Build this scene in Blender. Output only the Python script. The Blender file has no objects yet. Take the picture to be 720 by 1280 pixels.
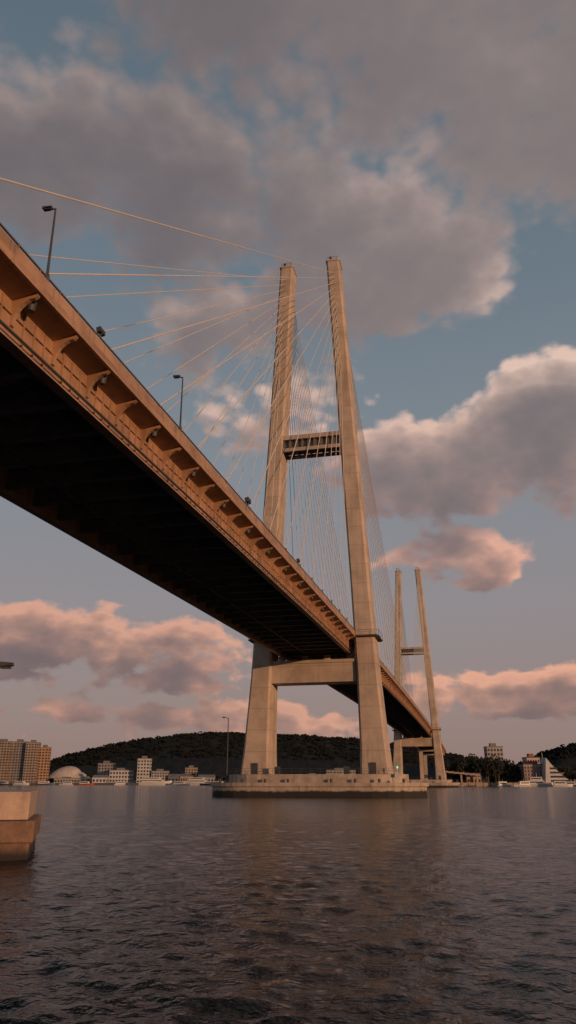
import bpy, math, random
import numpy as np
from mathutils import Vector, noise
random.seed(7)
S = bpy.context.scene
rad = math.radians

# ------------------------------------------------------------------ helpers
HEAD = rad(13.1)                       # camera heading, west of the bridge axis (+Y)
hv = Vector((-math.sin(HEAD), math.cos(HEAD), 0)); rv = Vector((math.cos(HEAD), math.sin(HEAD), 0))
def at(mil, d, z=0.0):
    """place on the far shore: bearing in mils from the harbour centre line, distance in m"""
    p = hv*d + rv*(mil*0.001*d)
    return Vector((p.x, p.y, z))

class G:
    """node graph helper"""
    def __init__(s, tree): s.t = tree; s.n = tree.nodes; s.l = tree.links
    def put(s, sock, v):
        if isinstance(v, bpy.types.NodeSocket): s.l.new(v, sock)
        elif v is not None: sock.default_value = v
    def m(s, op, a, b=None, c=None, clamp=False):
        n = s.n.new('ShaderNodeMath'); n.operation = op; n.use_clamp = clamp
        s.put(n.inputs[0], a)
        if b is not None: s.put(n.inputs[1], b)
        if c is not None: s.put(n.inputs[2], c)
        return n.outputs[0]
    def v(s, op, a, b=None, scale=None):
        n = s.n.new('ShaderNodeVectorMath'); n.operation = op
        s.put(n.inputs[0], a)
        if b is not None: s.put(n.inputs[1], b)
        if scale is not None: s.put(n.inputs['Scale'], scale)
        return n.outputs['Value'] if op in ('LENGTH', 'DOT_PRODUCT') else n.outputs[0]
    def noise(s, vec, scale, detail=4, rough=.5, color=False, dist=0.0, dim='3D'):
        n = s.n.new('ShaderNodeTexNoise'); n.noise_dimensions = dim; s.put(n.inputs['Vector'], vec)
        n.inputs['Scale'].default_value = scale; n.inputs['Detail'].default_value = detail
        n.inputs['Roughness'].default_value = rough; n.inputs['Distortion'].default_value = dist
        return n.outputs['Color'] if color else n.outputs['Fac']
    def smooth(s, x, a, b, lo=0.0, hi=1.0):
        n = s.n.new('ShaderNodeMapRange'); n.interpolation_type = 'SMOOTHSTEP'
        s.put(n.inputs[0], x)
        for i, q in enumerate((a, b, lo, hi)): n.inputs[i+1].default_value = q
        return n.outputs[0]
    def mix(s, f, a, b, mode='MIX'):
        n = s.n.new('ShaderNodeMix'); n.data_type = 'RGBA'; n.blend_type = mode
        s.put(n.inputs[0], f)
        for sock, q in ((n.inputs[6], a), (n.inputs[7], b)):
            if isinstance(q, (tuple, list)): sock.default_value = (*q[:3], 1)
            else: s.put(sock, q)
        return n.outputs[2]
    def ramp(s, f, stops):
        n = s.n.new('ShaderNodeValToRGB'); s.put(n.inputs[0], f); e = n.color_ramp.elements
        while len(e) < len(stops): e.new(0.5)
        for i, (p, c) in enumerate(stops): e[i].position = p; e[i].color = (*c, 1)
        return n.outputs[0]
    def sep(s, v):
        n = s.n.new('ShaderNodeSeparateXYZ'); s.put(n.inputs[0], v); return n.outputs
    def comb(s, x, y, z=0.0):
        n = s.n.new('ShaderNodeCombineXYZ')
        for i, q in enumerate((x, y, z)): s.put(n.inputs[i], q)
        return n.outputs[0]

def newmat(name):
    m = bpy.data.materials.new(name); m.use_nodes = True
    g = G(m.node_tree); b = g.n['Principled BSDF']
    return m, g, b

def surf(name, c, rough=.7, var=.25, scale=.6, bump=.0, streak=0.0, joint=0.0, tide=None, metal=0.0, emis=None, yjoint=0.0):
    m, g, b = newmat(name)
    pos = g.n.new('ShaderNodeNewGeometry').outputs['Position']
    n1 = g.noise(pos, scale, 6, .6)
    f = g.smooth(n1, .25, .75)
    col = g.mix(f, tuple(x*(1-var) for x in c), tuple(min(1, x*(1+var)) for x in c))
    if streak:
        sv = g.v('MULTIPLY', pos, (1.6, 1.6, .05)); n2 = g.noise(sv, 1.0, 5, .6)
        col = g.mix(g.m('MULTIPLY', g.smooth(n2, .5, .78), streak), col, tuple(x*.4 for x in c))
    if joint:
        z = g.sep(pos)[2]
        fr = g.m('FRACT', g.m('DIVIDE', z, joint))
        ln = g.m('LESS_THAN', fr, .035)
        col = g.mix(g.m('MULTIPLY', ln, .35), col, tuple(x*.35 for x in c))
    if yjoint:
        yy = g.sep(pos)[1]
        fr = g.m('FRACT', g.m('DIVIDE', g.m('ADD', yy, 100), yjoint))
        ln = g.m('LESS_THAN', fr, .018)
        col = g.mix(g.m('MULTIPLY', ln, .6), col, tuple(x*.3 for x in c))
    if tide is not None:
        z = g.sep(pos)[2]
        zz = g.m('ADD', z, g.m('MULTIPLY', g.noise(pos, .9, 4), .7))
        f2 = g.smooth(zz, tide, tide+.4, 1, 0)
        col = g.mix(f2, col, (.022, .019, .017))
    g.put(b.inputs['Base Color'], col); b.inputs['Roughness'].default_value = rough
    b.inputs['Metallic'].default_value = metal
    if bump:
        bn = g.n.new('ShaderNodeBump'); bn.inputs['Strength'].default_value = bump; bn.inputs['Distance'].default_value = .05
        g.put(bn.inputs['Height'], g.noise(pos, scale*7, 6, .65)); g.put(b.inputs['Normal'], bn.outputs[0])
    if emis:
        b.inputs['Emission Color'].default_value = (*emis[0], 1); b.inputs['Emission Strength'].default_value = emis[1]
    return m

class MB:
    def __init__(s): s.v = []; s.f = []; s.mi = []
    def add(s, vs, fs, mi=0):
        o = len(s.v); s.v += [tuple(x) for x in vs]; s.f += [tuple(i+o for i in f) for f in fs]; s.mi += [mi]*len(fs)
    def box(s, x0, x1, y0, y1, z0, z1, mi=0):
        s.hexa([(x0,y0,z0),(x1,y0,z0),(x1,y1,z0),(x0,y1,z0),(x0,y0,z1),(x1,y0,z1),(x1,y1,z1),(x0,y1,z1)], mi)
    def hexa(s, p, mi=0):
        s.add(p, [(3,2,1,0),(4,5,6,7),(0,1,5,4),(1,2,6,5),(2,3,7,6),(3,0,4,7)], mi)
    def obox(s, o, ax, ay, x0, x1, y0, y1, z0, z1, mi=0):
        q = lambda x, y, z: o + ax*x + ay*y + Vector((0, 0, z))
        s.hexa([q(x0,y0,z0),q(x1,y0,z0),q(x1,y1,z0),q(x0,y1,z0),q(x0,y0,z1),q(x1,y0,z1),q(x1,y1,z1),q(x0,y1,z1)], mi)
    def loft(s, rings, mi=0, cap=True):
        n = len(rings[0]); vs = [p for r in rings for p in r]; fs = []
        for k in range(len(rings)-1):
            for i in range(n):
                j = (i+1) % n; fs.append((k*n+i, k*n+j, (k+1)*n+j, (k+1)*n+i))
        if cap: fs += [tuple(range(n-1, -1, -1)), tuple(range((len(rings)-1)*n, len(rings)*n))]
        s.add(vs, fs, mi)
    def tube(s, a, b, r0, r1=None, n=8, mi=0):
        a = Vector(a); b = Vector(b); r1 = r0 if r1 is None else r1
        d = (b-a).normalized(); u = d.orthogonal().normalized(); w = d.cross(u)
        s.loft([[c + (u*math.cos(2*math.pi*i/n) + w*math.sin(2*math.pi*i/n))*r for i in range(n)] for c, r in ((a, r0), (b, r1))], mi)
    def obj(s, name, mats, parent=None, smooth=False):
        me = bpy.data.meshes.new(name); me.from_pydata(s.v, [], s.f)
        for m in mats: me.materials.append(m)
        me.polygons.foreach_set('material_index', s.mi)
        if smooth: me.polygons.foreach_set('use_smooth', [True]*len(s.f))
        me.update(); o = bpy.data.objects.new(name, me); S.collection.objects.link(o)
        if parent: o.parent = parent
        return o
def empty(name, loc=(0,0,0)):
    e = bpy.data.objects.new(name, None); S.collection.objects.link(e); e.location = loc; e.empty_display_size = .5
    return e

# ------------------------------------------------------------------ materials
M_conc  = surf('tower_concrete', (.43,.335,.265), .85, .24, .22, .3, .5, 4.0)
M_pier  = surf('pier_concrete', (.38,.30,.245), .85, .28, .5, .4, .75, 0, tide=1.25)
M_steel = surf('girder_paint', (.36,.205,.12), .55, .28, .45, .15, .6)
M_par   = surf('parapet_paint', (.35,.21,.13), .65, .3, .35, .15, .6, yjoint=4.25)
M_under = surf('underside_paint', (.15,.15,.16), .8, .25, .6, .1)
M_dark  = surf('dark_steel', (.05,.05,.052), .6, .2, 2)
M_cable = surf('cable_sheath', (.62,.52,.42), .4, .05, .2)
M_asph  = surf('asphalt', (.05,.05,.052), .9, .2, 2)
M_rail  = surf('rail_steel', (.15,.12,.10), .5, .15, 2)

# ------------------------------------------------------------------ bridge
AX = -29.2; T1 = 150.0; T2 = 435.0; TOP = 118.8
bridge = empty('cable_stayed_bridge')
def road(y): return 2.5 + 28.15 - 4.3e-5*(y-292)**2
STEP = 4.25
ys = [-46 + STEP*i for i in range(int((640+46)/STEP)+1)]
def sweep(mb, prof, mi=0):
    mb.loft([[(AX+x, y, road(y)+z) for x, z in prof] for y in ys], mi)
def rect(x0, x1, z0, z1): return [(x0,z0),(x1,z0),(x1,z1),(x0,z1)]

d = MB()
sweep(d, [(-8.5,0),(-8.5,-.5),(-7.0,-.85),(7.0,-.85),(8.5,-.5),(8.5,0)], 0)
d.obj('deck_slab', [M_steel], bridge)
d = MB(); sweep(d, rect(-8.0, 8.0, .004, .06)); d.obj('carriageway', [M_asph], bridge)
d = MB()
for s in (-1, 1):
    pr = rect(8.12, 8.46, .002, .70)
    sweep(d, [(s*x, z) for x, z in pr])
    sweep(d, [(s*x, z) for x, z in rect(8.40, 8.62, -.62, -.50)])
d.obj('parapet', [M_par], bridge)
d = MB()
for s in (-1, 1):
    sweep(d, [(s*x, z) for x, z in rect(8.24, 8.34, 1.0, 1.09)])
    for y in [ys[0]+STEP*.5*i for i in range(len(ys)*2-2)]:
        z = road(y); x = AX+s*8.29
        d.box(x-.05, x+.05, y-.05, y+.05, z+.69, z+1.02)
d.obj('railing', [M_rail], bridge)
d = MB()
for s in (-1, 1):
    sweep(d, [(s*x, z) for x, z in rect(6.82, 6.94, -3.28, -.84)])       # web
    sweep(d, [(s*x, z) for x, z in rect(6.50, 7.22, -3.40, -3.281)])     # flange
    sweep(d, [(s*x, z) for x, z in rect(6.942, 7.06, -1.72, -1.64)])     # long stiffener
    for i, y in enumerate(ys[:-1]):
        for k in (.25, .5, .75):
            yy = y+STEP*k; z = road(yy); x0, x1 = sorted((AX+s*6.942, AX+s*7.08))
            d.box(x0, x1, yy-.03, yy+.03, z-3.27, z-1.0)
        # curved cantilever bracket
        z = road(y); pts = [(6.942,-.86),(8.42,-.56),(8.42,-.72)]
        for a in range(0, 91, 15):
            pts.append((8.25-1.15*math.sin(rad(a)), -.86-1.5*(1-math.cos(rad(a)))))
        pts.append((6.942, -2.4))
        r0 = [(AX+s*x, y-.13, z+q) for x, q in pts]; r1 = [(AX+s*x, y+.13, z+q) for x, q in pts]
        d.loft([r0, r1])
        if i % 2 == 0:   # stay anchorage pod under the overhang
            d.tube((AX+s*7.75, y+.45, z-1.25), (AX+s*7.75, y+.45, z-.6), .2, .3, 10, 1)
d.obj('edge_girder', [M_steel, M_dark], bridge)
d = MB()
for y in ys[:-1]:
    z = road(y)
    d.box(AX-6.8, AX+6.8, y-.1, y+.1, z-2.7, z-.86); d.box(AX-6.8, AX+6.8, y-.28, y+.28, z-2.82, z-2.701)
for x in (-3.4, 0, 3.4): sweep(d, rect(x-.12, x+.12, -1.9, -.86))
d.obj('floor_beams', [M_under], bridge)
d = MB()
for i in range(len(ys)-1):
    y0, y1 = ys[i], ys[i+1]
    d.tube((AX+7.3, y0, road(y0)-2.95), (AX+7.3, y1, road(y1)-2.95), .09, n=6)
    d.tube((AX-2.0, y0, road(y0)-3.0), (AX-2.0, y1, road(y1)-3.0), .13, n=6)
d.obj('service_pipe', [M_dark], bridge)

LEG = [(3.9,11.45,5.5,7.5),(9,11.2,4.9,7.0),(22,10.55,4.1,6.2),(40,9.65,3.8,5.6),(73,7.95,3.45,5.0),(TOP,5.6,3.1,4.2)]
def leg_at(z):
    for a, b in zip(LEG, LEG[1:]):
        if z <= b[0]:
            t = (z-a[0])/(b[0]-a[0]); return tuple(p+(q-p)*t for p, q in zip(a, b))
    return LEG[-1]
def leg_ring(s, T, z, grow=0):
    _, h, w, dd = leg_at(z); w = w/2+grow; dd = dd/2+grow; c = .4
    pts = [(-w+c,-dd),(w-c,-dd),(w,-dd+c),(w,dd-c),(w-c,dd),(-w+c,dd),(-w,dd-c),(-w,-dd+c)]
    return [(AX+s*h+x, T+y, z) for x, y in pts]
def stadium(cx, cy, hx, hy, z, n=10):
    out = []
    for k in range(n+1):
        a = -math.pi/2+math.pi*k/n; out.append((cx+hx-hy*1.1+hy*1.1*math.cos(a), cy+hy*math.sin(a), z))
    for k in range(n+1):
        a = math.pi/2+math.pi*k/n; out.append((cx-hx+hy*1.1+hy*1.1*math.cos(a), cy+hy*math.sin(a), z))
    return out
def tower(T):
    d = MB()
    for s in (-1, 1):
        d.loft([leg_ring(s, T, z) for z in (3.8,9,15,22,40,56,73,90,105,TOP)])
        d.loft([leg_ring(s, T, z, .15) for z in (TOP+.001, TOP+.4)])
    d.obj('tower_leg', [M_conc], bridge)
    d = MB()   # lower beam
    hx = leg_at(23)[1]-leg_at(23)[2]/2+.05
    d.box(AX-hx, AX+hx, T-2.3, T+2.3, 20.9, 24.6); d.box(AX-hx, AX+hx, T-2.55, T+2.55, 24.601, 25.2)
    for x in (-6.9, -2.3, 2.3, 6.9): d.box(AX+x-.6, AX+x+.6, T-.6, T+.6, 25.201, road(T)-3.402)
    # upper beam: chords, posts and diaphragms around a solid block coloured dark as recess shade
    hx = leg_at(72)[1]-leg_at(72)[2]/2+.05
    d.box(AX-hx, AX+hx, T-2.3, T+2.3, 73.3, 74.3)
    for y0 in (-2.3, 1.9): d.box(AX-hx, AX+hx, T+y0, T+y0+.4, 70.5, 71.3)
    d.box(AX-hx, AX+hx, T-1.6, T+1.6, 71.25, 73.29, 1)
    n = 9
    for i in range(n+1):
        x = AX-hx+.15+(2*hx-.3)*i/n
        d.box(x-.1, x+.1, T-2.2, T-1.9, 71.301, 73.299, 1); d.box(x-.1, x+.1, T+1.95, T+2.25, 71.301, 73.299, 1)
        d.box(x-.1, x+.1, T-1.899, T+1.899, 70.6, 71.2, 1)
    d.obj('cross_beam', [M_conc, M_rail], bridge)
    d = MB()
    d.loft([stadium(AX, T, 20.4, 8.2, -2), stadium(AX, T, 20.4, 8.2, 1.75), stadium(AX, T, 20.8, 8.5, 1.85), stadium(AX, T, 20.8, 8.5, 2.5)])
    d.loft([stadium(AX, T, 17.2, 6.6, 2.501), stadium(AX, T, 17.2, 6.6, 3.95)])
    d.obj('pier_foundation', [M_pier], bridge)
    d = MB()
    for s in (-1, 1):
        d.box(AX+s*11.2-.5, AX+s*11.2+.5, T-4.0, T-3.6, 3.951, 6.0)
        r = leg_ring(s, T, 29.3, .9); q = [(x, y, z+.25) for x, y, z in r]
        for k in range(8):
            a, b = Vector(r[k]), Vector(r[(k+1) % 8]); d.tube(a+Vector((0,0,1.2)), b+Vector((0,0,1.2)), .04, n=5); d.tube(a, a+Vector((0,0,1.2)), .04, n=5)
        d.loft([r, q])
        h, t = leg_at(TOP)[1], TOP+.4
        d.tube((AX+s*h+.6, T, t), (AX+s*h+.6, T, t+2.2), .06, .03, 6); d.tube((AX+s*h-.7, T-.8, t), (AX+s*h-.7, T-.8, t+1.3), .05, .05, 6)
        d.box(AX+s*h-.95, AX+s*h-.45, T-1.05, T-.55, t+1.3, t+1.7)
        for k in range(9):
            x0 = AX+s*h-1.3+k*.32; d.tube((x0, T-1.9, t), (x0, T-1.9, t+.9), .03, n=4)
        d.tube((AX+s*h-1.3, T-1.9, t+.9), (AX+s*h+1.3, T-1.9, t+.9), .03, n=4)
        for k in range(4):
            xx = AX+s*(4+4.3*k); d.tube((xx, T-7.4, 2.5), (xx, T-7.4, 3.15), .22, .26, 8)
        xx = AX+s*6.5; d.box(xx-.5, xx+.5, T-5.6, T-5.0, 3.951, 5.3)
    for k in range(19):
        x = AX-16+k*1.78; d.tube((x, T-6.4, 3.95), (x, T-6.4, 4.95), .035, n=4)
    d.tube((AX-16, T-6.4, 4.95), (AX+16, T-6.4, 4.95), .03, n=4); d.tube((AX-16, T-6.4, 4.5), (AX+16, T-6.4, 4.5), .03, n=4)
    d.obj('tower_fittings', [M_dark], bridge)
def cables(T, nback, nfront):
    d = MB(); a = MB()
    for s in (-1, 1):
        for sgn, n in ((-1, nback), (1, nfront)):
            for i in range(n):
                y = T+sgn*(10+8.5*i); zt = 92+(TOP-2.2-92)*(i/15)**.8
                zt = min(zt, TOP-1.2)
                h = leg_at(zt)[1]; dd = leg_at(zt)[3]/2
                p = Vector((AX+s*8.0, y, road(y)+.1)); q = Vector((AX+s*(h), T+sgn*(dd-.1), zt))
                d.tube(p, q, .06, n=6)
                u = (q-p).normalized(); a.tube(p-u*.9, p+u*2.0, .12, n=8); a.tube(q-u*.5, q, .1, n=8, mi=1)
    d.obj('stay_cables', [M_cable], bridge); a.obj('cable_anchorages', [M_rail, M_conc], bridge)
for T in (T1, T2): tower(T)
cables(T1, 15, 16); cables(T2, 16, 16)
d = MB()
for y in (555, 600):
    for s in (-1, 1): d.box(AX+s*6-1.2, AX+s*6+1.2, y-1.2, y+1.2, -2, road(y)-5)
    d.box(AX-8, AX+8, y-1.5, y+1.5, road(y)-4.999, road(y)-3.402)
d.obj('approach_pier', [M_conc], bridge)

# ------------------------------------------------------------------ deck lamps
def street_lamp(x, y, z, h, arm, mast_r=.09, rotz=0):
    e = empty('street_lamp', (x, y, z)); e.rotation_euler[2] = rotz; d = MB()
    d.tube((0,0,0), (0,0,.5), .16, .13, 8); d.tube((0,0,.5), (0,0,h), mast_r, mast_r*.65, 8)
    d.tube((0,0,h-.05), (arm*.6,0,h+.12), .05, .05, 6)
    d.obj('mast', [M_dark], e)
    d = MB(); a, b = sorted((arm-.55*(1 if arm > 0 else -1), arm))
    d.hexa([(a,-.16,h+.06),(b,-.16,h+.1),(b,.16,h+.1),(a,.16,h+.06),(a,-.1,h+.26),(b,-.07,h+.22),(b,.07,h+.22),(a,.1,h+.26)])
    d.box(a+.08, b-.08, -.1, .1, h+.0, h+.058)
    d.obj('lamp_head', [M_dark], e); return e
for y in (31.2, 51.7): street_lamp(AX+8.3, y, road(y)+.7, 5.0, -.8, .08)
street_lamp(-46.5, T1-2, 2.5, 12.0, -1.2, .13)
q = at(-440, 30); street_lamp(q.x, q.y, 2.2, 4.5, 2.45, .09, HEAD)
def floodlight(y, k=1):
    e = empty('floodlight', (AX+8.3, y, road(y)+1.09)); e.scale = (k,k,k); d = MB()
    d.tube((0,0,0), (0,0,.45), .05, n=6); d.tube((-.05,-.35,.45), (-.05,.35,.45), .05, n=6)
    d.obj('bracket', [M_dark], e); d = MB()
    for s in (-1, 1): d.hexa([(-.2,s*.28-.18,.3),(.2,s*.28-.18,.4),(.2,s*.28+.18,.4),(-.2,s*.28+.18,.3),(-.28,s*.28-.22,.75),(.15,s*.28-.22,.85),(.15,s*.28+.22,.85),(-.28,s*.28+.22,.75)])
    d.obj('lamp_head', [M_dark], e)
for y, k in ((37.7,.7), (71.5,1.0), (96,.8)): floodlight(y, k)

# navigation light on the pier
e = empty('navigation_light', (-13.5, T1-5.5, 2.5)); d = MB()
d.tube((0,0,0), (0,0,2.4), .07, n=8); d.box(-.3,.3,-.3,.3,1.0,1.8); d.obj('post', [surf('nav_white', (.5,.52,.5), .5)], e)
d = MB(); d.tube((0,0,2.4), (0,0,2.75), .14, .12, 10); d.obj('lens', [surf('nav_green', (.1,.6,.4), .3, emis=((.15,1,.6), 1.2))], e)

# ------------------------------------------------------------------ quay block at left
M_quay = surf('quay_concrete', (.44,.31,.24), .85, .24, 1.3, .6, .75, 0)
M_quay2 = surf('quay_timber_fender', (.20,.115,.075), .85, .35, 2.2, .7, .7, 0, tide=.5)
e = empty('concrete_quay'); o = at(-309, 28.4)
qa = rad(15); qx = rv*math.cos(qa)+hv*math.sin(qa); qy = hv*math.cos(qa)-rv*math.sin(qa)
d = MB()
for k in range(4):
    d.obox(o, qx, qy, -9+k*2.2-.03, -9+k*2.2+1.985+.17, .3, 6, 1.27, 2.2)
ob = d.obj('coping_block', [M_quay], e); bv = ob.modifiers.new('b', 'BEVEL'); bv.width = .04; bv.segments = 2
d = MB(); d.obox(o, qx, qy, -9.2, 0, 0, 6.3, .55, 1.25); d.obox(o, qx, qy, -9.2, -.12, .15, 6.2, -2, .549)
ob = d.obj('quay_wall', [M_quay2], e); bv = ob.modifiers.new('b', 'BEVEL'); bv.width = .04; bv.segments = 2

# ------------------------------------------------------------------ water: real wave geometry, finer near the quay
rng = np.random.default_rng(11)
rr = [3.5]
while rr[-1] < 320: rr.append(rr[-1]*1.0085)
while rr[-1] < 20000: rr.append(rr[-1]*1.06)
rr = np.array(rr)
th = np.concatenate([np.arange(-180, -38, 4.0), np.arange(-38, 38, .14), np.arange(38, 180, 4.0)])
th = np.radians(th)
RR, TH = np.meshgrid(rr, th, indexing='ij')
ang = TH-HEAD
X = RR*np.sin(ang+0); Y = RR*np.cos(ang)
Z = np.zeros_like(X)
gap = np.gradient(rr)[:, None]*np.ones_like(X)
fine = (np.abs(TH) < rad(38))
gap = np.where(fine, gap, gap*0+8)
wd = rad(75)
for k in range(150):
    lam = .22*(2.2/.22)**rng.random()
    a = wd+rng.normal(0, .95); ph = rng.random()*6.283
    slope = .0145*(1.0 if lam < .7 else (.7/lam)**.6)
    amp = slope*lam/6.283
    kx, ky = math.cos(a)*6.283/lam, math.sin(a)*6.283/lam
    w = np.clip((lam/gap-2.2)/2.0, 0, 1)
    env = 1+.25*np.sin(X*kx*.11+Y*ky*.07+ph*3)
    s_ = np.sin(X*kx+Y*ky+ph)
    Z += w*env*amp*(s_+.35*s_*np.abs(s_))
nr, nt = X.shape
me = bpy.data.meshes.new('water')
me.vertices.add(nr*nt); me.vertices.foreach_set('co', np.stack([X, Y, Z], -1).astype(np.float32).ravel())
i = np.arange(nr-1)[:, None]; j = np.arange(nt)[None, :]; j2 = (j+1) % nt
quads = np.stack([i*nt+j, (i+1)*nt+j, (i+1)*nt+j2, i*nt+j2], -1).reshape(-1, 4)[:, ::-1]
nq = len(quads)
me.loops.add(nq*4); me.loops.foreach_set('vertex_index', quads.ravel().astype(np.int32))
me.polygons.add(nq); me.polygons.foreach_set('loop_start', np.arange(0, nq*4, 4, dtype=np.int32)); me.polygons.foreach_set('use_smooth', np.ones(nq, bool))
me.update(calc_edges=True); me.validate()
m, g, b = newmat('sea_water')
pos = g.n.new('ShaderNodeNewGeometry').outputs['Position']
w1 = g.noise(g.v('MULTIPLY', pos, (.35,.35,1)), 1.0, 2, .5)
w2 = g.noise(g.v('MULTIPLY', pos, (1.9,1.9,1)), 1.0, 3, .55)
w3 = g.noise(g.v('MULTIPLY', pos, (8.0,8.0,1)), 1.0, 3, .6)
hgt = g.m('ADD', g.m('MULTIPLY', w1, .25), g.m('ADD', g.m('MULTIPLY', w2, .34), g.m('MULTIPLY', w3, .07)))
bn = g.n.new('ShaderNodeBump'); bn.inputs['Strength'].default_value = 1.0; bn.inputs['Distance'].default_value = .36
g.put(bn.inputs['Height'], hgt); g.put(b.inputs['Normal'], bn.outputs[0])
b.inputs['Base Color'].default_value = (.004,.006,.008,1); b.inputs['Roughness'].default_value = .1; b.inputs['IOR'].default_value = 1.33
b.inputs['Specular IOR Level'].default_value = .24
me.materials.append(m); wo = bpy.data.objects.new('water', me); S.collection.objects.link(wo)

# ------------------------------------------------------------------ terrain with hills
def interp(x, T):
    if x <= T[0][0]: return T[0][1]
    for (a, p), (b, q) in zip(T, T[1:]):
        if x <= b: t = (x-a)/(b-a); return p+(q-p)*t
    return T[-1][1]
R1 = [(-420,4),(-330,12),(-300,22),(-260,33),(-220,43),(-180,50),(-140,55),(-90,57),(-40,55),(20,53),(85,49),(140,43),(200,32),(260,22),(330,12),(500,8)]
R2 = [(200,0),(280,14),(320,31),(345,40),(375,46),(430,58),(520,60)]
def shore(mil): return interp(mil, [(-600,860),(110,860),(185,575),(600,560)])
def height(mil, dd):
    s = shore(mil)
    z = 1.9+min(1, (dd-s)/60)*1.0
    a = interp(mil, R1)*1.5*math.exp(-((dd-1500)/270)**2)
    b_ = interp(mil, R2)*1.0*math.exp(-((dd-1000)/130)**2)
    h = a+b_
    if h > 2:
        q = at(mil, dd)
        h *= 1+.07*noise.noise(q*.006)
        k = min(1, (h-2)/8)
        h += k*(4.0*noise.noise(q*.055)+3.0*abs(noise.noise(q*.12)))
    return z+h
cols = [-560+2.2*i for i in range(int(1120/2.2)+1)]
rows = [0, .004, .03, .08] + [.08+.92*(i/90) for i in range(1, 91)]
d = MB(); vs = []; fs = []
for r_i, r in enumerate(rows):
    for c in cols:
        s = shore(c); dd = s+(2300-s)*r
        vs.append(at(c, dd, -2 if r_i == 0 else height(c, dd)))
nc = len(cols)
for i in range(len(rows)-1):
    for j in range(nc-1): fs.append((i*nc+j, i*nc+j+1, (i+1)*nc+j+1, (i+1)*nc+j))
m, g, b = newmat('forested_ground')
pos = g.n.new('ShaderNodeNewGeometry').outputs['Position']; z = g.sep(pos)[2]
fo = g.ramp(g.noise(pos, .06, 8, .7), [(.3,(.014,.015,.016)),(.55,(.021,.021,.021)),(.75,(.029,.027,.025))])
gr = g.mix(g.noise(pos, .05, 5), (.09,.08,.072), (.16,.135,.115))
g.put(b.inputs['Base Color'], g.mix(g.smooth(z, 3.5, 6), gr, fo)); b.inputs['Roughness'].default_value = 1; b.inputs['Specular IOR Level'].default_value = .1
d.add(vs, fs); d.obj('hills', [m], smooth=True)

# ------------------------------------------------------------------ foliage masses
def folmat(name, k):
    m, g, b = newmat(name)
    pos = g.n.new('ShaderNodeNewGeometry').outputs['Position']
    g.put(b.inputs['Base Color'], g.ramp(g.noise(pos, .35, 5, .7), [(.3,(.022*k,.026*k,.020*k)),(.6,(.042*k,.043*k,.031*k)),(.8,(.064*k,.056*k,.042*k))])); b.inputs['Roughness'].default_value = .9
    b.inputs['Specular IOR Level'].default_value = .1
    return m
M_fol = folmat('foliage', .7); M_ridge = folmat('ridge_foliage', .38); M_bark = surf('bark', (.07,.05,.035), .9)
def leafcloud(mb, c, r, n, leaf):
    for _ in range(n):
        v = Vector((random.gauss(0,1), random.gauss(0,1), random.gauss(0,1))).normalized()
        q = c + Vector((v.x*r[0], v.y*r[0], v.z*r[1]))*random.uniform(.55, 1.05)*(.8+.35*noise.noise(v*1.7+c*.1))
        a = Vector((random.gauss(0,1), random.gauss(0,1), random.gauss(0,1))).normalized(); b_ = a.orthogonal().normalized(); s = leaf*random.uniform(.6,1.4)
        mb.add([q-a*s, q+b_*s*.8, q+a*s, q-b_*s*.8], [(0,1,2,3)], 0)
def trees(name, items, leaf=.7, n=110):
    mb = MB()
    for (mil, dd, h) in items:
        z0 = height(mil, dd)-.5; base = at(mil, dd, z0)
        mb.tube(base, base+Vector((0,0,h*.5)), h*.03, h*.015, 5, 1)
        for k in range(4):
            off = Vector((random.uniform(-.22,.22)*h, random.uniform(-.22,.22)*h, h*random.uniform(.38,.85)))
            mb.tube(base+Vector((0,0,h*.3)), base+off, h*.012, h*.005, 4, 1)
            leafcloud(mb, base+off, (h*.25, h*.2), n//4, leaf)
    return mb.obj(name, [M_fol, M_bark])
it = []
for i in range(85):
    mil = random.uniform(192, 296); f = math.sin((mil-186)/114*math.pi)**.6
    it.append((mil, random.uniform(583, 640), 5+random.uniform(.5, 1)*18*f))
trees('distant_trees', it, .8, 180)
it = [(random.uniform(288, 385), random.uniform(600, 690), random.uniform(7, 14)) for _ in range(70)]
trees('distant_trees', it, .8, 140)
it = [(random.uniform(-370, 120), random.uniform(875, 960), random.uniform(6, 13)) for _ in range(110)]
trees('distant_trees', it, 1.0, 80)
mb = MB()
for _ in range(2600):
    if random.random() < .8: mil = random.uniform(-330, 240); dd = random.uniform(1250, 1530)
    else: mil = random.uniform(270, 480); dd = random.uniform(900, 1010)
    hh = height(mil, dd)
    if hh < 16: continue
    leafcloud(mb, at(mil, dd, hh+1.5), (random.uniform(3, 5.5), random.uniform(1.5, 3)), 12, 1.8)
mb.obj('ridge_forest', [M_ridge])

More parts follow.
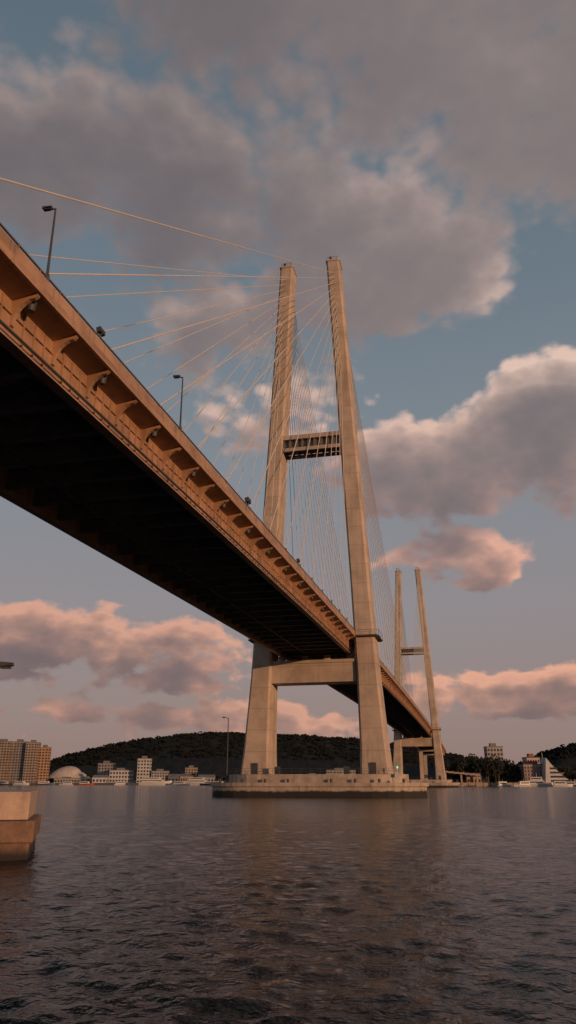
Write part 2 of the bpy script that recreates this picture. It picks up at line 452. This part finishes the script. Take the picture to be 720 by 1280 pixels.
# ------------------------------------------------------------------ buildings
M_win = surf('window_glass', (.03,.035,.045), .15, .2, .2)
def wallm(n, c): return surf(n, tuple(x*.9 for x in c), .8, .16, .2, 0, .35)
W_beige = wallm('wall_beige', (.33,.245,.19)); W_grey = wallm('wall_grey', (.25,.23,.225)); W_white = wallm('wall_white', (.50,.47,.455)); W_dull = wallm('wall_offwhite', (.34,.31,.29))
W_org = wallm('wall_ochre', (.42,.25,.15)); W_red = wallm('wall_red', (.24,.09,.065)); W_roof = wallm('roof_grey', (.17,.165,.165)); W_shed = wallm('shed_blue', (.12,.14,.17))
def building(name, mil0, mil1, dist, h, depth, floors, bays, wall, band=None, gable=False):
    z0 = height((mil0+mil1)/2, dist)-.5
    o = at((mil0+mil1)/2, dist, z0); w = (mil1-mil0)*.001*dist
    e = empty(name); d = MB(); wd = MB(); r = MB()
    d.obox(o, rv, hv, -w/2, w/2, 0, depth, 0, h)
    fh = h/(floors+.3)
    for k in range(floors):
        zb = fh*(k+.35)
        if band: r.obox(o, rv, hv, -w/2-.25, w/2+.25, -.3, depth+.2, zb-fh*.30, zb-fh*.05)
        for j in range(bays):
            bw = w/bays; x0 = -w/2+bw*(j+.2)
            wd.obox(o, rv, hv, x0, x0+bw*.6, -.06, .2, zb, zb+fh*.52)
        nb = max(2, int(depth/4)); bw = depth/nb
        for j in range(nb):
            for sx in (-1, 1): wd.obox(o, rv, hv, *sorted((sx*(w/2-.2), sx*(w/2+.06))), bw*(j+.2), bw*(j+.8), zb, zb+fh*.52)
    if gable:
        q = lambda x, y, z: o + rv*x + hv*y + Vector((0,0,z))
        r.loft([[q(-w/2-.4,-.5,h+.002), q(-w/2-.4,depth/2,h+w*.05+2), q(-w/2-.4,depth+.5,h+.002)], [q(w/2+.4,-.5,h+.002), q(w/2+.4,depth/2,h+w*.05+2), q(w/2+.4,depth+.5,h+.002)]])
    else:
        r.obox(o, rv, hv, -w/2-.3, w/2+.3, -.35, depth+.3, h+.002, h+.7)
        r.obox(o, rv, hv, -w*.22, w*.16, depth*.3, depth*.7, h+.702, h+min(3.2, .12*h+1.2))
    d.obj('walls', [wall], e); wd.obj('windows', [M_win], e); r.obj('roof', [band or W_roof], e); return e
B = building
B('apartment_tower', -372, -350, 865, 43, 14, 15, 6, W_beige)
B('apartment_tower', -348.5, -331, 875, 43, 14, 15, 5, W_grey)
B('apartment_tower', -330, -316, 868, 42, 14, 15, 4, W_beige)
B('office_tower', -313, -301, 880, 37, 11, 12, 3, W_org)  # orange sunlight on this tower is put into its ochre wall colour
B('low_terminal', -290, -262, 868, 5, 12, 1, 8, W_dull)
B('harbour_shed', -243, -226, 866, 6, 14, 1, 4, W_white, gable=True)
B('harbour_building', -222, -196, 880, 13, 16, 3, 7, W_white)
B('apartment_block', -237, -218, 905, 20, 12, 6, 5, W_grey)
B('hotel_building', -188, -173, 868, 25, 14, 7, 4, W_white)
B('harbour_building', -170, -150, 870, 12, 14, 4, 6, W_dull)
B('harbour_shed', -149, -136, 866, 7, 14, 1, 3, W_shed, gable=True)
B('warehouse', -134, -118, 872, 7, 16, 1, 5, W_beige, gable=True)
B('harbour_shed', -112, -92, 868, 6, 14, 1, 5, W_dull, gable=True)
B('apartment_block', -128, -114, 915, 15, 12, 5, 4, W_beige)
B('warehouse', -60, -38, 870, 6, 14, 1, 5, W_dull, gable=True)
B('warehouse', -35, 10, 880, 5, 14, 1, 9, W_grey)
B('harbour_building', 48, 84, 868, 13, 14, 4, 9, W_dull)
B('harbour_building', 20, 42, 875, 8, 14, 2, 6, W_beige)
B('hillside_apartment', 250, 270, 640, 27, 10, 8, 5, W_dull)
B('hotel_building', 294, 324, 578, 13, 12, 5, 8, W_dull, W_red)
B('hotel_building', 299, 315, 594, 18, 12, 6, 5, W_white, W_red)
B('harbour_building', 340, 372, 640, 7, 12, 2, 8, W_dull)
B('harbour_shed', 274, 290, 600, 5, 10, 1, 5, W_white, gable=True)
B('harbour_shed', 222, 240, 577, 5, 9, 1, 4, W_org, gable=True)
# shell-roofed concert hall
e = empty('shell_roof_hall'); o = at(-272, 900, 3); d = MB()
for cx, w, h, tl in ((-6, 20, 17, .35), (8, 17, 12, -.2), (20, 11, 7, -.3)):
    rings = []
    for k in range(9):
        t = k/8; ang_ = t*math.pi/2
        rings.append([o+rv*(cx+w*math.cos(ang_)*math.cos(2*math.pi*i/20)+tl*h*math.sin(ang_))+hv*(w*.7*math.cos(ang_)*math.sin(2*math.pi*i/20))+Vector((0,0,h*math.sin(ang_))) for i in range(20)])
    d.loft(rings)
d.obj('shell_roof', [wallm('shell_tiles', (.46,.39,.34))], e, smooth=True)
d = MB(); d.obox(o, rv, hv, -26, 32, -16, -13, 0, 3.4); d.obj('podium', [W_grey], e)
# sail shaped hall at right
e = empty('sail_roof_hall'); o = at(334, 575, 2); d = MB()
pts = []
for k in range(13):
    t = k/12; z = 17*(1-t)**1.6; x = -8+20*t
    pts.append((x, z))
r0 = [o+rv*x+hv*(-5)+Vector((0,0,z+.3)) for x, z in pts]+[o+rv*12+hv*(-5), o-rv*10+hv*(-5)]
r1 = [p+hv*12 for p in r0]
d.loft([r0, r1]); d.obj('sail_roof', [W_white], e)
d = MB(); d.tube(o-rv*8+Vector((0,0,0)), o-rv*9+Vector((0,0,21)), .5, .15, 6)
for k in range(4): d.obox(o, rv, hv, -6, 9-14*(k/5)**.7, -5.2, -5.03, 1+k*2.8, 2.3+k*2.8, 1)
d.obj('mast_and_windows', [W_white, M_win], e)
# low sea wall on the right bank
e = empty('sea_wall'); d = MB()
for k in range(24): d.obox(at(190+k*9.2, 572), rv, hv, -2.4, 2.4, -3, 2, -2, 2.5+(k % 3)*.05)
d.obj('wall_block', [W_beige], e)
e = empty('elevated_ramp'); d = MB()
for k in range(7):
    o = at(196+k*6.5, 573); d.obox(o, rv, hv, -1.85, 1.85, -2, 3, 9.2-k*.35, 10.4-k*.35)
    if k % 3 == 0: d.obox(o, rv, hv, -.6, .6, 0, 1.2, -1, 9.1-k*.35)
d.obj('ramp_deck', [W_beige], e)

# ------------------------------------------------------------------ boats
M_hw = surf('hull_white', (.55,.53,.51), .4, .05); M_hr = surf('hull_red', (.4,.07,.04), .5, .1); M_hb = surf('hull_blue', (.05,.08,.14), .5, .1)
def boat(name, mil, dist, L, hullm, kind=0, flip=1):
    e = empty(name, at(mil, dist, 0)); e.rotation_euler[2] = HEAD+random.uniform(-.3,.3)+(0 if flip > 0 else math.pi)
    w = L*.14; h = L*.09; rings = []
    for t in (0, .15, .4, .7, .88, 1):
        x = (t-.5)*L; bw = w*(1 if t < .5 else max(.04, 1-((t-.5)/.5)**2.2)); sh = h*(1+.45*max(0, t-.45)/.55)
        rings.append([(x, -bw*.6, -.4), (x, bw*.6, -.4), (x+.0, bw, sh), (x, -bw, sh)])
    d = MB(); d.loft(rings); d.obj('hull', [hullm], e)
    d = MB(); lv = 3 if kind == 2 else 1+kind
    for k in range(lv):
        x0, x1 = -L*(.42-.06*k), L*(.2-.08*k)
        d.hexa([(x0,-w*.7,h*1.0+k*2.3),(x1,-w*.7,h+k*2.3),(x1,w*.7,h+k*2.3),(x0,w*.7,h+k*2.3),(x0,-w*.65,h+2.1+k*2.3),(x1-.7,-w*.65,h+2.1+k*2.3),(x1-.7,w*.65,h+2.1+k*2.3),(x0,w*.65,h+2.1+k*2.3)])
        d.box(x0+.5, x1-1.2, -w*.71-.03, w*.71+.03, h+.9+k*2.3, h+1.6+k*2.3, 1)
        d.box(x0-.3, x1-.3, -w*.75, w*.75, h+2.101+k*2.3, h+2.28+k*2.3)
    d.tube((-L*.1,0,h+lv*2.3), (-L*.1,0,h+lv*2.3+L*.16), .12, .05, 5)
    d.obj('superstructure', [M_hw, M_win], e)
boat('ferry_boat', -163, 800, 34, M_hw, 1); boat('fishing_boat', -250, 780, 15, M_hr, 0); boat('ferry_boat', -118, 780, 30, M_hw, 1, -1)
boat('yacht', -132, 720, 16, M_hw, 0); boat('yacht', -100, 740, 14, M_hb, 0, -1); boat('yacht', -84, 800, 16, M_hw, 0); boat('fishing_boat', -300, 820, 18, M_hb, 0)
boat('yacht', -205, 820, 16, M_hw, 0); boat('yacht', 50, 800, 20, M_hw, 1); boat('yacht', -330, 830, 18, M_hw, 0); boat('yacht', -275, 830, 14, M_hw, 0, -1); boat('yacht', -350, 810, 14, M_hb, 0)
boat('tour_boat', 312, 545, 17, M_hw, 1); boat('yacht', 290, 540, 12, M_hw, 0, -1); boat('yacht', 340, 535, 13, M_hw, 0); boat('yacht', 353, 545, 10, M_hb, 0); boat('yacht', 268, 550, 10, M_hw, 0)

# ------------------------------------------------------------------ sky
SUN_AZ = rad(124); SUN_EL = rad(6)      # clockwise from +Y
W = bpy.data.worlds.new('World'); S.world = W; W.use_nodes = True
try:
    W.cycles.sampling_method = 'MANUAL'; W.cycles.sample_map_resolution = 128
except Exception as ex: print(ex)
g = G(W.node_tree); bg = g.n['Background']; bg.inputs['Strength'].default_value = 1.0
D = g.n.new('ShaderNodeTexCoord').outputs['Generated']
BL = [ # azimuth, elevation, radii (deg), weight
 (16,54,36,11,1.7),(25,46,15,8,1.35),(-10,42.5,27,6.2,1.6),(8,39,14,7.2,1.5),(-6,33.5,11,4.5,.75),
 (15.5,22.6,12,4.8,1.8),(21,26,8.5,3.8,1.6),(12.5,16.2,6.8,2.1,1.5),(-19,9.9,12,3.2,1.65),(-10,8.8,9,3.6,1.4),(17.5,5.6,10,2.4,1.35),(-6,4.4,16,1.7,.95),(-2,26,9,4.5,.65)]
def density_group(det, puff):
    grp = bpy.data.node_groups.new('cloud_density', 'ShaderNodeTree')
    grp.interface.new_socket('V', in_out='INPUT', socket_type='NodeSocketVector')
    grp.interface.new_socket('D', in_out='OUTPUT', socket_type='NodeSocketFloat')
    q = G(grp); gi = q.n.new('NodeGroupInput'); go = q.n.new('NodeGroupOutput'); dv = gi.outputs[0]
    warp = q.v('SCALE', q.v('SUBTRACT', q.noise(dv, 6.0, 2, .5, color=True), (.5,.5,.5)), scale=.13)
    wx, wy, wz = q.sep(q.v('NORMALIZE', q.v('ADD', dv, warp)))[:3]
    p = q.comb(q.m('MULTIPLY', q.m('ADD', q.m('ARCTAN2', wx, wy), HEAD), 180/math.pi), q.m('MULTIPLY', q.m('ARCSINE', wz), 180/math.pi))
    mx = None
    for a, e_, ra, re, w in BL:
        dd = q.v('LENGTH', q.v('DIVIDE', q.v('SUBTRACT', p, (a, e_, 0)), (ra, re, 1)))
        s = q.m('MINIMUM', q.m('MULTIPLY_ADD', dd, -w, w), .72)
        mx = s if mx is None else q.m('SMOOTH_MAX', mx, s, .2)
    mx = q.m('MAXIMUM', mx, -.5)
    ps = q.v('MULTIPLY', dv, (1, 1, 1.5))
    f1 = q.m('SUBTRACT', q.noise(ps, 8.5, det, .56), .5)
    den = q.m('MULTIPLY_ADD', f1, 2.1, mx)
    # clouds lower in the sky are farther away, so their billows look smaller
    low = q.smooth(q.sep(dv)[2], .12, .42, 1, 0)
    f3 = q.m('SUBTRACT', q.noise(q.v('MULTIPLY', dv, (1, 1, 1.9)), 19.0, max(1, det-2), .52), .5)
    den = q.m('MULTIPLY_ADD', q.m('MULTIPLY', f3, low), 2.2, den)
    if puff:
        vo = q.n.new('ShaderNodeTexVoronoi'); vo.feature = 'F1'; q.put(vo.inputs['Vector'], q.v('ADD', ps, q.v('SCALE', warp, scale=.25)))
        vo.inputs['Scale'].default_value = 30; vo.inputs['Detail'].default_value = 1.0; vo.inputs['Roughness'].default_value = .5
        den = q.m('ADD', den, q.m('MULTIPLY', q.m('SUBTRACT', .42, vo.outputs['Distance']), .42))
    q.put(go.inputs[0], den); return grp
def dens(grp, vec):
    n = g.n.new('ShaderNodeGroup'); n.node_tree = grp; g.put(n.inputs[0], vec); return n.outputs[0]
LD = rv*.55 + Vector((0,0,.8)) - hv*.25; LD.normalize()
d0 = dens(density_group(6, True), D)
d1 = dens(density_group(5, True), g.v('ADD', D, tuple(LD*.018))); d2 = dens(density_group(2, False), g.v('ADD', D, tuple(LD*.06)))
x, y, z = g.sep(D)[:3]
az = g.m('MULTIPLY', g.m('ADD', g.m('ARCTAN2', x, y), HEAD), 180/math.pi)
el = g.m('MULTIPLY', g.m('ARCSINE', z), 180/math.pi)
eln = g.m('DIVIDE', el, 60, clamp=True)
hi = g.smooth(el, 28, 38)      # higher clouds are softer
alpha = g.m('ADD', g.m('MULTIPLY', g.smooth(d0, -.25, .45), hi), g.m('MULTIPLY', g.smooth(d0, -.06, .35), g.m('SUBTRACT', 1, hi)))
tau = g.m('ADD', g.m('MULTIPLY', g.m('MAXIMUM', d1, 0), 1.5), g.m('MULTIPLY', g.m('MAXIMUM', d2, 0), 1.5))
tau = g.m('ADD', tau, g.m('MULTIPLY', g.m('MAXIMUM', d0, 0), .25))
T = g.m('EXPONENT', g.m('MULTIPLY', tau, -1.0))
nish = g.n.new('ShaderNodeTexSky'); nish.sky_type = 'NISHITA'; nish.sun_disc = False
nish.sun_elevation = SUN_EL; nish.sun_rotation = SUN_AZ; nish.dust_density = 2.5; nish.ozone_density = 2.0
nsky = g.v('SCALE', nish.outputs[0], scale=.06)
rampc = g.ramp(eln, [(0,(.33,.22,.195)),(.07,(.345,.25,.23)),(.2,(.32,.285,.295)),(.38,(.25,.28,.315)),(.6,(.165,.215,.258)),(1,(.10,.145,.185))])
sky = g.mix(.85, nsky, rampc)
shadow = g.ramp(eln, [(0,(.20,.145,.145)),(.15,(.145,.122,.132)),(.4,(.165,.147,.160)),(.75,(.140,.125,.137)),(1,(.150,.132,.140))])
light = g.ramp(eln, [(0,(.72,.37,.25)),(.2,(.93,.47,.32)),(.30,(.78,.43,.33)),(.48,(.84,.60,.49)),(.62,(.42,.32,.295)),(.8,(.39,.305,.285)),(1,(.36,.285,.27))])
warm = g.smooth(az, -16, 22)     # clouds toward the sun side catch more light
Tl = g.m('MULTIPLY', T, g.m('MULTIPLY_ADD', warm, .25, .75))
Tl = g.m('ADD', Tl, g.m('MULTIPLY', g.m('MULTIPLY', warm, hi), .25), clamp=True)
cl = g.mix(Tl, shadow, light)
out = g.mix(g.m('MULTIPLY', alpha, .95), sky, cl)
g.put(bg.inputs['Color'], out)

sl = bpy.data.lights.new('sun', 'SUN'); sl.energy = 2.6; sl.angle = rad(.5); sl.color = (1, .56, .30)
so = bpy.data.objects.new('sun', sl); S.collection.objects.link(so)
sd = Vector((math.sin(SUN_AZ)*math.cos(SUN_EL), math.cos(SUN_AZ)*math.cos(SUN_EL), math.sin(SUN_EL)))
so.rotation_euler = sd.to_track_quat('Z', 'Y').to_euler(); so.location = (60, -60, 60)

# ------------------------------------------------------------------ camera
c = bpy.data.cameras.new('camera'); co = bpy.data.objects.new('camera', c); S.collection.objects.link(co)
co.location = (0, 0, 2.5); co.rotation_euler = (rad(90+19.6), 0, HEAD)
c.sensor_fit = 'VERTICAL'; c.sensor_height = 36; c.sensor_width = 36; c.lens = 36*950/1280; c.clip_end = 30000; c.clip_start = .1
S.camera = co
S.view_settings.view_transform = 'Standard'; S.view_settings.look = 'None'; S.view_settings.exposure = 0
